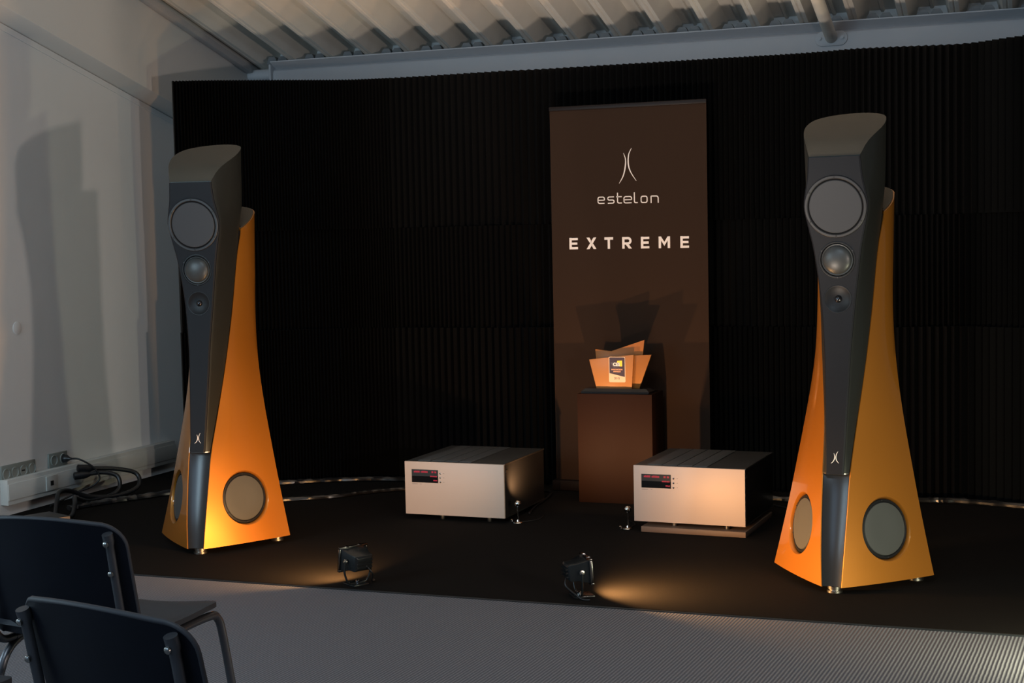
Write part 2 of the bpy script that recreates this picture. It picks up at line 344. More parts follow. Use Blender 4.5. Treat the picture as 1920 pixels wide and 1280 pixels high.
def spk_lower(root):
    zs = [0.03 + i * 0.03 for i in range(43)]      # to 1.29
    rings = [[(x, y, z) for x, y in lower_ring(z)] for z in zs]
    for s in (0.25, 0.5, 0.75, 1.0):
        zz = 1.29 + 0.10 * s; ring = lower_ring(zz + 0.03 * s)
        rings.append([(x, y, 1.29 + (ZT(y) - 1.29) * s) for x, y in ring])
    body = obj('lower_cabinet', MB().loft(rings), 'orange', root, smooth=28)
    # side woofers: recess cut at each flank
    cutters = []; frames = []
    for sgn in (1, -1):
        def P3(t, z): 
            w, yf, B, yb = sm(wL, z), sm(yfL, z), sm(BL, z), sm(ybL, z); x, y = side_pts(w, yf, B, yb, 0.010, 20)[int(t * 20)]; return Vector((sgn * x, y, z))
        c = P3(0.5, 0.222); du = (P3(0.75, 0.222) - P3(0.25, 0.222)).normalized(); dv = (P3(0.5, 0.32) - P3(0.5, 0.12)).normalized()
        nn = du.cross(dv).normalized()
        if nn.y > 0: nn = -nn
        cc = MB().lathe([(0.112, -0.028), (0.1125, -0.010), (0.1165, -0.003), (0.124, 0.005), (0.136, 0.05)], 64, c, nn)
        co = obj('tmp', cc, 'orange'); co.parent = root; cutters.append(co); frames.append((c, nn))
    root_loc = root.location.copy()
    cut(body, cutters)
    for c, nn in frames:
        surf = c; c = c - nn * 0.006
        wf = obj('side_woofer', MB().lathe([(0.1105, -0.0218), (0.1105, -0.010), (0.108, -0.007), (0.101, -0.006), (0.0985, -0.009), (0.0985, -0.0215)], 64, c, nn), 'ring', body, smooth=30, label='black ring of the side woofer')
        wf.parent = root
        obj('cone', MB().lathe([(0.098, -0.021), (0.098, -0.009), (0.096, -0.0055), (0.093, -0.0048), (0.05, -0.0055), (0.0, -0.006)], 64, c, nn), 'cone_low', wf, smooth=30, label='flat grey woofer cone')
        t = nn.cross(Vector((0, 0, 1))).normalized(); b = nn.cross(t)
        for k in range(6):
            a = PI / 6 + k * PI / 3; obj('screw', MB().lathe([(0.0028, 0), (0.0028, 0.0012)], 8, c + nn * (-0.0062) + (t * math.cos(a) + b * math.sin(a)) * 0.1045, nn), 'hole', wf)
    # spine between the flanks (satin strip, gently hollowed)
    rings = []
    for i in range(46):
        z = 0.031 + i * 0.03
        if z > 1.385: break
        w, yf = sm(wL, z) - 0.0045, sm(yfL, z)
        fr = [(w * k, yf + 0.002 + 0.007 * (1 - k * k)) for k in (-1, -0.75, -0.5, -0.25, 0, 0.25, 0.5, 0.75, 1)]
        rings.append([(x, y, z) for x, y in fr] + [(w, yf + 0.0135, z), (-w, yf + 0.0135, z)])
    obj('front_spine', MB().loft(rings), 'spine', root, smooth=30, label='dark satin strip between the orange flanks')
    # cap on the slanted top
    ring = lower_ring(1.42); cxm = sum(p[0] for p in ring) / len(ring); cym = sum(p[1] for p in ring) / len(ring)
    r0 = [((x - cxm) * 0.965 + cxm, (y - cym) * 0.955 + cym) for x, y in ring]
    obj('lower_top_cap', MB().loft([[(x, y, ZT(y) + 0.0002) for x, y in r0], [(x, y, ZT(y) + 0.004) for x, y in r0]]), 'cap', root, smooth=30, label='dark textured slanted cap')
    for (x, y) in ((0, 0.045), (0.235, 0.345), (-0.235, 0.345)):
        obj('foot', MB().lathe([(0.026, 0.0), (0.028, 0.002), (0.028, 0.010), (0.022, 0.011), (0.022, 0.015), (0.026, 0.016), (0.026, 0.026), (0.018, 0.027), (0.018, 0.0305)], 28, (x, y, 0)), 'steel', root, smooth=30)
# upper cabinet
ZB = 0.435
fU = [(ZB, 0.046), (0.5, 0.057), (0.75, 0.090), (0.9, 0.106), (1.07, 0.118), (1.22, 0.112), (1.41, 0.090), (1.50, 0.078), (1.59, 0.068)]
bU = [(ZB, 0.0345), (0.60, 0.040), (0.765, 0.046), (0.875, 0.050), (1.04, 0.063), (1.15, 0.075), (1.265, 0.091), (1.337, 0.106), (1.41, 0.119), (1.46, 0.113), (1.51, 0.103), (1.59, 0.096)]
wU = [(ZB, 0.047), (0.60, 0.058), (0.75, 0.073), (0.90, 0.086), (1.05, 0.096), (1.20, 0.105), (1.30, 0.115), (1.40, 0.128), (1.50, 0.139), (1.60, 0.145), (1.72, 0.149)]
vU = [(ZB, 0.074), (0.60, 0.139), (0.75, 0.184), (0.90, 0.218), (1.05, 0.252), (1.20, 0.278), (1.30, 0.285), (1.38, 0.287), (1.46, 0.270), (1.60, 0.245), (1.72, 0.240)]
kU = [(ZB, 0.0), (1.36, 0.0), (1.40, 0.03), (1.46, 0.13), (1.52, 0.175), (1.72, 0.205)]
def upper_ring(z):
    b, yf, w, v, k = sm(bU, z), sm(fU, z) + 0.010, sm(wU, z), sm(vU, z), sm(kU, z)
    b = min(b, w)
    q = ip([(ZB, 0.10), (1.0, 0.25), (1.3, 0.45), (1.42, 0.55), (1.72, 0.62)], z)
    out = [(b * 0.5, yf), (b - 0.004, yf), (b, yf + 0.004)]
    mx, my = b + (w - b) * (0.5 + 0.7 * q) , yf + (v - yf) * (0.5 - 0.12 * q)
    for i in range(1, 9):
        t = i / 8; x = (1 - t) ** 2 * b + 2 * t * (1 - t) * mx + t * t * w; y = (1 - t) ** 2 * (yf + 0.004) + 2 * t * (1 - t) * my + t * t * v
        out.append((x, y))
    for i in range(1, 9):
        a = i / 8 * PI / 2; out.append((w * math.cos(a) ** (0.35 + 0.65 * min(1, k / 0.15)) if i < 8 else 0.0, v + k * math.sin(a)))
    return out + [(-x, y) for x, y in reversed(out[:-1])]
ZTT = [(0.078, 1.592), (0.10, 1.627), (0.132, 1.657), (0.20, 1.693), (0.31, 1.738), (0.46, 1.775)]
def ztop(v): return sm(ZTT, v)
def spk_upper(root):
    zs = [ZB + i * (1.50 - ZB) / 44 for i in range(45)]
    rings = [[(x, y, z) for x, y in upper_ring(z)] for z in zs]
    for s in (0.2, 0.4, 0.6, 0.8, 1.0):
        base = 1.50
        ring = upper_ring(base + 0.09 * s)
        rr = []
        for x, y in ring:
            r2 = upper_ring(base + (ztop(y) - base) * s)
            rr.append((x, y, base + (ztop(y) - base) * s))
        r2 = upper_ring(1.5 + 0.16 * s)
        # take front from the low level, rear from the high level
        rr = [((x + (X - x) * min(1, max(0, (y - 0.08) / 0.15))), y + (Y - y) * min(1, max(0, (y - 0.08) / 0.15)), 0) for (x, y), (X, Y) in zip(ring, r2)]
        rings.append([(x, y, base + (ztop(y) - base) * s) for x, y, _ in rr])
    obj('upper_cabinet', MB().loft(rings, cap=False).add([], []), 'upper', root, smooth=40)
    # close bottom and top
    obj('bottom_trim', MB().loft([[(x, y, ZB - 0.001) for x, y in upper_ring(ZB)], [(x, y, ZB + 0.004) for x, y in [(a * 0.99, b) for a, b in upper_ring(ZB)]]]), 'steel', root, label='thin bright metal edge under the column')
    top = rings[-1]; n = len(top); mb = MB(); K = 8
    cx, cy = 0.0, sum(p[1] for p in top) / n; vs = []; fs = []
    for k in range(K):
        f = 1 - k / K
        for x, y, z in top:
            X, Y = x * f, cy + (y - cy) * f; vs.append((X, Y, ztop(Y) + (0.0 if k == 0 else 0.0)))
    vs.append((cx, cy, ztop(cy)))
    for k in range(K - 1):
        for i in range(n): fs.append((k * n + i, k * n + (i + 1) % n, (k + 1) * n + (i + 1) % n, (k + 1) * n + i))
    for i in range(n): fs.append(((K - 1) * n + i, (K - 1) * n + (i + 1) % n, K * n))
    mb.add(vs, fs); obj('top_cap', mb, 'cap', root, smooth=50, label='slanted oval top with a dark textured finish')
    # baffle
    rings = []; N = 60
    for i in range(N + 1):
        z = ZB + 0.001 + i * (1.588 - ZB - 0.001) / N; b, yf = sm(bU, z), sm(fU, z)
        bb = b - 0.0015
        rings.append([(-bb, yf + 0.0105, z), (-bb, yf + 0.004, z), (-bb + 0.005, yf, z), (-bb * 0.5, yf, z), (0, yf, z), (bb * 0.5, yf, z), (bb - 0.005, yf, z), (bb, yf + 0.004, z), (bb, yf + 0.0105, z)])
    baf = obj('baffle', MB().loft(rings), 'baffle', root, smooth=35, label='flat black front baffle')
    def fr(z):
        y = sm(fU, z); s = (sm(fU, z + 0.05) - sm(fU, z - 0.05)) / 0.1; return Vector((0, y, z)), Vector((0, -1, -s * -1)).normalized() if False else Vector((0, -1, s)).normalized()
    cs = []
    for z, r in ((1.409, 0.1145), (1.216, 0.0685), (1.072, 0.052)):
        c, nn = fr(z); co = obj('tmp', MB().lathe([(r, -0.008), (r, 0.05)], 56, c, nn), 'baffle'); co.parent = root; cs.append(co)
    cut(baf, cs)
    c, nn = fr(1.409)
    w = obj('mid_woofer', MB().lathe([(0.1135, -0.0078), (0.1135, 0.0030), (0.111, 0.0048), (0.104, 0.0048), (0.101, 0.0020), (0.101, -0.0078)], 64, c, nn), 'ring_metal', root, smooth=30, label='slim grey ring of the midwoofer')
    obj('surround', MB().lathe([(0.1005, -0.0078), (0.1005, 0.001), (0.0985, 0.003), (0.0965, 0.001), (0.0965, -0.0078)], 64, c, nn), 'ring', w, smooth=60)
    obj('cone', MB().lathe([(0.0962, -0.0078), (0.0962, 0.0015), (0.094, 0.0030), (0.05, 0.0022), (0.0, 0.0018)], 64, c, nn), 'cone', w, smooth=30, label='flat grey midwoofer cone')
    for k in range(6):
        a = k * PI / 3 + PI / 2; t = Vector((1, 0, 0)); b = nn.cross(t)
        obj('screw', MB().lathe([(0.0028, 0), (0.0028, 0.0012)], 8, c + nn * 0.0046 + (t * math.cos(a) + b * math.sin(a)) * 0.1073, nn), 'hole', w)
    c, nn = fr(1.216)
    w = obj('midrange', MB().lathe([(0.068, -0.0078), (0.068, 0.0005), (0.066, 0.0012), (0.0615, 0.0005), (0.0600, -0.003), (0.0600, -0.0078)], 56, c, nn), 'ring', root, smooth=30, label='black ring of the midrange driver')
    obj('dome', MB().lathe([(0.0595, -0.0078), (0.0595, -0.003), (0.057, 0.002), (0.053, 0.001)] + [(0.053 * math.cos(a), 0.001 + 0.020 * math.sin(a)) for a in [i / 10 * PI / 2 for i in range(1, 11)]], 56, c, nn), 'dome', w, smooth=40, label='mottled grey dome')
    for k in range(3):
        a = k * 2 * PI / 3 - PI / 2; t = Vector((1, 0, 0)); b = nn.cross(t)
        obj('screw', MB().lathe([(0.003, 0), (0.003, 0.002)], 8, c + nn * 0.0003 + (t * math.cos(a) + b * math.sin(a)) * 0.0655, nn), 'ring_metal', w)
    c, nn = fr(1.072)
    w = obj('tweeter', MB().lathe([(0.0515, -0.0078), (0.0515, 0.0006), (0.050, 0.0010), (0.046, -0.0010), (0.030, -0.0055), (0.0135, -0.0072), (0.0135, -0.0078)], 56, c, nn), 'ring', root, smooth=50, label='black tweeter dish')
    obj('dome', MB().lathe([(0.0132, -0.0078)] + [(0.0132 * math.cos(a), -0.0070 + 0.0105 * math.sin(a)) for a in [i / 8 * PI / 2 for i in range(0, 9)]], 32, c, nn), 'tweet', w, smooth=60, label='small shiny tweeter dome')
    # white emblem of two curved strokes
    yb = sm(fU, 0.495); sl = (sm(fU, 0.52) - sm(fU, 0.47)) / 0.05
    mb = MB()
    def stroke(pts, w0):
        pts = smooth_path([(a, b, 0) for a, b in pts], 6); k = len(pts); L = []; Rr = []
        for i, p in enumerate(pts):
            d = (pts[min(i + 1, k - 1)] - pts[max(i - 1, 0)]).normalized(); ww = w0 * (0.25 + 0.75 * math.sin(PI * i / (k - 1)))
            for lst, sg in ((L, 1), (Rr, -1)): lst.append((p.x - d.y * ww * sg, p.y + d.x * ww * sg))
        return L, Rr
    for pts in (((-0.0035, 0.017), (0.000, 0.006), (-0.001, -0.005), (-0.006, -0.014), (-0.013, -0.020)), ((0.012, 0.024), (0.006, 0.013), (0.0045, 0.001), (0.008, -0.010), (0.016, -0.019))):
        L, Rr = stroke(pts, 0.0013)
        rings = [[(x, sl * z + yb - 0.0012, 0.495 + z) for x, z in (l, r)] + [(x, sl * z + yb + 0.001, 0.495 + z) for x, z in (r, l)] for l, r in zip(L, Rr)]
        mb.loft(rings)
    obj('emblem', mb, 'white', root, label='white emblem of two curved strokes')
sp = thing('loudspeaker', 'left loudspeaker, tall sculpted graphite column on orange base by the pale wall', 'loudspeaker', (0, 0, 0), 0, 'pair of floor standing loudspeakers')
bpy.context.view_layer.update()
spk_lower(sp); spk_upper(sp)
sp2 = copy_tree(sp)
sp.location = (-3.389, 5.280, 0); sp.rotation_euler.z = 0.150
sp2.location = (-0.716, 5.282, 0); sp2.rotation_euler.z = -0.109
sp2['label'] = 'right loudspeaker, tall sculpted graphite column on orange base beside the nearer amplifier'

# ------------------------------------------------------------------ amplifiers
AW, AH, AD = 0.5087, 0.2524, 0.5466
def make_amp():
    r = thing('power_amplifier', 'left amplifier with champagne front, standing right on the black carpet', 'amplifier', group='pair of power amplifiers')
    obj('chassis', MB().box(0.003, AW - 0.003, 0.013, AD, 0.003, AH - 0.006), 'chassis', r, bevel=0.002)
    obj('top_plate', MB().box(0.002, AW - 0.002, 0.0125, AD, AH - 0.0055, AH), 'amp_top', r, bevel=0.001)
    obj('front_panel', MB().box(0, AW, 0, 0.012, 0, AH), 'face', r, bevel=0.0012, label='champagne aluminium front')
    for k, (a, b) in enumerate(((0.058, 0.123), (0.127, 0.194), (0.198, 0.265), (0.269, 0.334))):
        obj('vent_strip', MB().box(a, b, 0.028, AD - 0.012, AH + 0.0002, AH + 0.003), 'vent', r, bevel=0.001, label='lighter grey vent strip')
    obj('lower_rail', MB().box(AW - 0.008, AW + 0.001, 0.013, AD, -0.001, 0.002), 'steel', r, label='thin bright lower edge')
    obj('edge_strip', MB().box(AW - 0.004, AW + 0.0005, 0.013, AD, AH - 0.005, AH + 0.001), 'steel', r, label='thin bright upper edge')
    obj('side_badge', MB().box(AW - 0.003, AW - 0.0015, 0.03, 0.055, AH - 0.043, AH - 0.030), 'steel', r)
    d = obj('display', MB().box(0.037, 0.174, -0.0012, 0.004, AH - 0.099, AH - 0.037), 'display', r)
    obj('display_reflection', MB().box(0.0375, 0.1735, -0.0016, -0.0011, AH - 0.068, AH - 0.0375), 'display_glare', d)  # painted reflection across the upper half of the glass
    tx = MB()
    def dots(x0, x1, z, h, gaps=()):
        x = x0
        while x < x1 - 0.003:
            if not any(a < x < b for a, b in gaps): tx.box(x, x + 0.0036, -0.0021, -0.0015, z, z + h * rnd.choice((1, 1, 0.75, 0.9)))
            x += 0.0052
    dots(0.049, 0.124, AH - 0.052, 0.0085, ((0.078, 0.084),)); dots(0.141, 0.170, AH - 0.052, 0.0085, ((0.150, 0.154),))
    dots(0.133, 0.172, AH - 0.071, 0.006); dots(0.150, 0.172, AH - 0.090, 0.006)
    obj('display_text', tx, 'red', d, label='red glowing display characters')
    for q in (0.053, 0.073, 0.094):
        obj('button', MB().lathe([(0.0040, 0), (0.0040, 0.002), (0.0030, 0.0028), (0.0, 0.003)], 16, (0.186, -0.0001, AH - q), (0, -1, 0)), 'chrome', r, smooth=30)
        obj('button_mark', MB().box(0.2005, 0.2055, -0.0004, 0.001, AH - q - 0.0006, AH - q + 0.0006), 'rail', r)
    obj('nameplate', MB().box(0.038, 0.067, -0.0004, 0.001, AH - 0.1075, AH - 0.1060).box(0.080, 0.087, -0.0004, 0.001, AH - 0.1075, AH - 0.1060), 'vent', r)
    return r
amp = make_amp()
def feet(r, h):
    for (x, y) in ((0.177, 0.035), (0.418, 0.035), (0.10, 0.45), (0.36, 0.45)):
        obj('foot', MB().lathe([(0.010, -h), (0.011, -h + 0.002), (0.011, -0.004), (0.008, -0.003), (0.008, 0.0035)], 20, (x, y, 0)), 'steel', r, smooth=30)
amp2 = copy_tree(amp); feet(amp, 0.024); feet(amp2, 0.021)
amp.location = (-2.8555, 6.2717, 0.024); amp.rotation_euler.z = -0.0239
amp2.location = (-1.7205, 6.2474, 0.0455); amp2.rotation_euler.z = -0.0528
amp2['label'] = 'right amplifier with champagne front, raised on a thin board beside the loudspeaker'
pl = obj('amplifier_board', MB().box(0.035, 0.512, -0.010, 0.50, 0, 0.0243), 'plinth', bevel=0.001); pl.location = (-1.7205, 6.2474, 0); pl.rotation_euler.z = -0.0528
tag(pl, 'thin brown board under the right amplifier', 'board')

# ------------------------------------------------------------------ banner
BY = 7.2
bn = thing('roll_up_banner', 'dark brown roll-up banner with white lettering behind the pedestal', 'banner', (-1.99, BY, 0))
bx = -1.99
obj('sheet', MB().box(-0.412, 0.412, 0, 0.0015, 0.055, 1.985), 'banner', bn)
obj('top_rail', MB().box(-0.414, 0.414, -0.008, 0.012, 1.978, 2.000), 'rail', bn, bevel=0.003)
obj('base_cassette', MB().box(-0.43, 0.43, -0.03, 0.07, 0.0, 0.058), 'rail', bn, bevel=0.012)
obj('support_pole', MB().lathe([(0.008, 0.058), (0.008, 1.97)], 10, (0, 0.022, 0)), 'steel', bn)
def flat(pts): return [(a - bx, b) for a, b in pts]
def stroke2(mb, pts, w, close=False, taper=False, d0=-0.0018, d1=0.0003):
    """ribbon of width w along (x,z) points with mitred joints"""
    P2 = [Vector(p) for p in pts]; k = len(P2); L = []; Rr = []
    for i, p in enumerate(P2):
        a = P2[(i - 1) % k] if (i > 0 or close) else None; b = P2[(i + 1) % k] if (i < k - 1 or close) else None
        d1_ = (p - a).normalized() if a is not None else (b - p).normalized(); d2_ = (b - p).normalized() if b is not None else d1_
        t = (d1_ + d2_).normalized(); n = Vector((-t.y, t.x)); s = 1 / max(0.5, n.dot(Vector((-d1_.y, d1_.x))))
        ww = w / 2 * (0.25 + 0.75 * math.sin(PI * i / (k - 1)) if taper else 1)
        L.append(p + n * ww * s); Rr.append(p - n * ww * s)
    rings = [[(l.x, d0, l.y), (r.x, d0, r.y), (r.x, d1, r.y), (l.x, d1, l.y)] for l, r in zip(L, Rr)]
    if close: rings.append(rings[0])
    mb.loft(rings, cap=not close)
em = MB()
for pts in ([(-2.009, 1.7484), (-1.9987, 1.7159), (-2.001, 1.6758), (-2.0126, 1.632), (-2.0342, 1.5949)], [(-1.966, 1.7723), (-1.9816, 1.7393), (-1.984, 1.6912), (-1.9722, 1.6506), (-1.9437, 1.6055)]):
    q = [(p.x, p.y) for p in smooth_path([(a, b, 0) for a, b in flat(pts)], 6)]; stroke2(em, q, 0.0062, taper=True)
obj('emblem', em, 'print', bn, label='white emblem of two curved strokes')
W_ = 0.0052
def rc(x0, x1, z0, z1, r=0.009, quad=(1, 1, 1, 1)):   # rounded rect path ccw from bottom-left
    pts = []
    for (cx, cz, a0, q) in ((x1 - r, z0 + r, -90, quad[1]), (x1 - r, z1 - r, 0, quad[2]), (x0 + r, z1 - r, 90, quad[3]), (x0 + r, z0 + r, 180, quad[0])):
        for k in range(5): a = math.radians(a0 + k * 22.5); pts.append((cx + r * math.cos(a), cz + r * math.sin(a)))
    return pts
lw = MB(); xb = lambda x: 1.5133 - (x + 2.1513) * 0.010
def ltr_o(x0, x1): z = xb(x0); stroke2(lw, rc(x0, x1, z + 0.003, z + 0.035), W_, close=True)
def ltr_e(x0, x1):
    z = xb(x0); r = rc(x0, x1, z + 0.003, z + 0.035); zc = z + 0.019
    # from bar left to right, up and round to the bottom right
    path_ = [(x0, zc), (x1, zc)]; stroke2(lw, path_, W_ * 0.85)
    top = [p for p in r if p[1] >= zc]; 
    seq = [(x1, zc)] + r[5:15] + [(x0, zc)] + r[15:20] + [(x1, z + 0.003)]
    stroke2(lw, seq, W_)
def ltr_s(x0, x1):
    z = xb(x0); zc = z + 0.019; r = 0.007
    stroke2(lw, [(x1, z + 0.035), (x0 + r, z + 0.035), (x0 + 0.002, z + 0.033), (x0, z + 0.029), (x0, z + 0.025), (x0 + 0.002, zc + 0.002), (x0 + r, zc), (x1 - r, zc), (x1 - 0.002, zc - 0.002), (x1, zc - 0.006), (x1, z + 0.009), (x1 - 0.002, z + 0.005), (x1 - r, z + 0.003), (x0, z + 0.003)], W_)
def ltr_t(x0, x1):
    z = xb(x0); stroke2(lw, [(x0 + 0.006, z + 0.056), (x0 + 0.006, z + 0.010), (x0 + 0.008, z + 0.005), (x0 + 0.013, z + 0.003), (x1, z + 0.003)], W_); stroke2(lw, [(x0 - 0.001, z + 0.035), (x1, z + 0.035)], W_)
def ltr_l(x0, x1):
    z = xb(x0); stroke2(lw, [(x0 + 0.003, z + 0.056), (x0 + 0.003, z + 0.010), (x0 + 0.005, z + 0.005), (x0 + 0.010, z + 0.003), (x1, z + 0.003)], W_)
def ltr_n(x0, x1):
    z = xb(x0); stroke2(lw, [(x0, z), (x0, z + 0.035)], W_); stroke2(lw, [(x0, z + 0.035), (x1 - 0.009, z + 0.035), (x1 - 0.003, z + 0.0325), (x1, z + 0.026), (x1, z)], W_)
X = lambda a: a - bx
ltr_e(X(-2.1483), X(-2.1140)); ltr_s(X(-2.0957), X(-2.0630)); ltr_t(X(-2.0500), X(-2.0213)); ltr_e(X(-2.0100), X(-1.9700)); ltr_l(X(-1.9580), X(-1.9377)); ltr_o(X(-1.9198), X(-1.8884)); ltr_n(X(-1.8675), X(-1.8306))
obj('brand_lettering', lw, 'print', bn, label='white word estelon in thin rounded letters')
ew = MB(); Hh = 0.0595
def bar(pts):  # closed polygon (x,z)
    ew.prism(pts, (-0.0018, 0.0003))
def rect(x0, x1, z0, z1): bar([(x0, z0), (x1, z0), (x1, z1), (x0, z1)])
T = 0.0125; bz = lambda x: 1.2636 - (x + 2.3066) * 0.0062
def big_E(x0, x1):
    z = bz(x0); a, b = X(x0), X(x1); rect(a, a + T, z, z + Hh)
    for q in (0, (Hh - T) / 2, Hh - T): rect(a + T, b - (0.003 if 0 < q < Hh - T - 0.001 else 0), z + q, z + q + T * 0.93)
def big_X(x0, x1):
    z = bz(x0); a, b = X(x0), X(x1); s = 0.0155; m = (a + b) / 2
    bar([(a, z), (a + s, z), (b, z + Hh), (b - s, z + Hh)])
    bar([(b - s, z), (b, z), (m + 0.0085, z + Hh * 0.47), (m - 0.001, z + Hh * 0.36)]); bar([(a, z + Hh), (a + s, z + Hh), (m + 0.001, z + Hh * 0.64), (m - 0.0085, z + Hh * 0.53)])
def big_T(x0, x1):
    z = bz(x0); a, b = X(x0), X(x1); m = (a + b) / 2; rect(a, b, z + Hh - T, z + Hh); rect(m - T / 2, m + T / 2, z, z + Hh - T)
def big_R(x0, x1):
    z = bz(x0); a, b = X(x0), X(x1); rect(a, a + T, z, z + Hh)
    q = [(a + T, z + Hh - T / 2)]; cx = b - 0.020; cz = z + Hh - 0.0195; r = 0.0135
    q += [(cx + r * math.cos(t), cz + r * math.sin(t)) for t in [math.radians(90 - k * 22.5) for k in range(9)]] + [(a + T, cz - r)]
    stroke2(ew, q, T * 0.95)
    bar([(b - 0.031, z + 0.020), (b - 0.0155, z), (b + 0.0005, z), (b - 0.016, z + 0.022)])
def big_M(x0, x1):
    z = bz(x0); a, b = X(x0), X(x1); m = (a + b) / 2; rect(a, a + T, z, z + Hh); rect(b - T, b, z, z + Hh)
    bar([(a + T, z + Hh), (a + T, z + Hh - 0.020), (m, z + 0.011), (m, z + 0.031)]); bar([(b - T, z + Hh), (m, z + 0.031), (m, z + 0.011), (b - T, z + Hh - 0.020)])
for fn, a, b, c in ((big_E, -2.3066, -2.2610, 'E'), (big_X, -2.2138, -2.1609, 'X'), (big_T, -2.1176, -2.0710, 'T'), (big_R, -2.0230, -1.9726, 'R'), (big_E, -1.9242, -1.8802, 'E'), (big_M, -1.8313, -1.7720, 'M'), (big_E, -1.7187, -1.6739, 'E')):
    ew = MB(); fn(a, b); obj('letter', ew, 'print', bn, label='bold white capital ' + c + ' of the word EXTREME')


# ------------------------------------------------------------------ pedestal and trophy
pe = obj('pedestal', MB().box(-2.180, -1.797, 6.884, 7.105, 0.0, 0.546), 'pedestal', bevel=0.0015); tag(pe, 'brown square pedestal carrying the amber trophy', 'pedestal')
tr = thing('trophy', 'trophy of overlapping amber acrylic panes on the brown pedestal', 'trophy', (-1.99, 6.96, 0.546))
def tf(pts): return [(a + 1.99, b - 0.546) for a, b in pts]
bp_ = [(-2.165, 0.546), (-1.817, 0.546), (-1.832, 0.569), (-2.150, 0.569)]
bm_ = MB().loft([[(-0.175, -0.058, 0), (0.173, -0.058, 0), (0.173, 0.058, 0), (-0.175, 0.058, 0)], [(-0.175, -0.058, 0.010), (0.173, -0.058, 0.010), (0.173, 0.058, 0.010), (-0.175, 0.058, 0.010)], [(-0.158, -0.043, 0.024), (0.156, -0.043, 0.024), (0.156, 0.043, 0.024), (-0.158, 0.043, 0.024)]])
obj('base', bm_, 'glass_clear', tr, label='clear acrylic base with bevelled ends')
obj('front_pane', MB().prism(tf([(-2.1285, 0.7139), (-1.8989, 0.7388), (-1.9105, 0.5702), (-2.093, 0.5702)]), (-0.030, -0.021)), 'glass_front', tr, bevel=0.0008, label='front amber pane')
obj('middle_pane', MB().prism(tf([(-2.0203, 0.7290), (-1.8135, 0.7377), (-1.8771, 0.5702), (-2.0131, 0.5702)]), (-0.010, -0.001)), 'glass_mid', tr, bevel=0.0008, label='middle amber pane')
obj('back_pane', MB().prism(tf([(-2.0944, 0.5702), (-2.1077, 0.7622), (-2.0257, 0.7524), (-1.8533, 0.8099), (-1.881, 0.5702)][::-1]), (0.010, 0.019)), 'glass_back', tr, bevel=0.0008, label='tall back pane with a notched top edge')
def rrect(x0, x1, z0, z1, r):
    out = []
    for cx, cz, a0 in ((x1 - r, z0 + r, -90), (x1 - r, z1 - r, 0), (x0 + r, z1 - r, 90), (x0 + r, z0 + r, 180)):
        out += [(cx + r * math.cos(math.radians(a0 + k * 22.5)), cz + r * math.sin(math.radians(a0 + k * 22.5))) for k in range(5)]
    return out
px0, px1, pz0, pz1 = -0.0362, 0.0488, 0.0550, 0.1820
pq = obj('plaque', MB().prism(rrect(px0, px1, pz0, pz1, 0.006), (-0.0322, -0.0302)), 'plaque_cream', tr, label='award plaque with dark top and cream foot')
top_ = [p for p in rrect(px0 + 0.003, px1 - 0.003, pz0, pz1 - 0.003, 0.005) if p[1] > 0.12]
obj('dark_field', MB().prism([(px1 - 0.003, 0.0820)] + top_ + [(px0 + 0.003, 0.1005)], (-0.0326, -0.0321)), 'plaque_dark', pq)
obj('yellow_square', MB().prism([(0.0070, 0.1625), (0.0330, 0.1640), (0.0330, 0.1350), (0.0070, 0.1350)], (-0.0329, -0.0325)), 'yellow', pq)
obj('grey_wedge', MB().prism([(-0.0260, 0.1535), (0.0180, 0.1535), (0.0180, 0.1320), (-0.0120, 0.1285)], (-0.0330, -0.0326)), 'plaque_grey', pq)
def text(s, x, z, size, y, m, parent, name, label, bold=0.0, sx=1.0):
    cu = bpy.data.curves.new(name, 'FONT'); cu.body = s; cu.size = size; cu.align_x = 'CENTER'; cu.extrude = 0.0002; cu.offset = bold; cu.resolution_u = 3
    o = bpy.data.objects.new(name, cu); COL.objects.link(o)
    dg = bpy.context.evaluated_depsgraph_get(); me = bpy.data.meshes.new_from_object(o.evaluated_get(dg)); bpy.data.objects.remove(o)
    me.transform(Matrix.Translation((x, y, z)) @ Matrix.Rotation(PI / 2, 4, 'X') @ Matrix.Diagonal((sx, 1, 1, 1)))
    me.materials.clear(); me.materials.append(M[m]); q = bpy.data.objects.new(name, me); COL.objects.link(q); q.parent = parent; q['label'] = label
    return q
text('CES', 0.0035, 0.1370, 0.0225, -0.0334, 'white', pq, 'lettering', 'white bold letters CES', 0.0008, 0.95)
text('INNOVATION', 0.0055, 0.1160, 0.0090, -0.0329, 'plaque_orange', pq, 'lettering', 'small orange word INNOVATION', 0.0003)
text('AWARDS', 0.0055, 0.1055, 0.0090, -0.0329, 'plaque_orange', pq, 'lettering', 'small orange word AWARDS', 0.0003)
text('2015', 0.0050, 0.0700, 0.0150, -0.0326, 'plaque_dark', pq, 'lettering', 'dark numerals 2015')

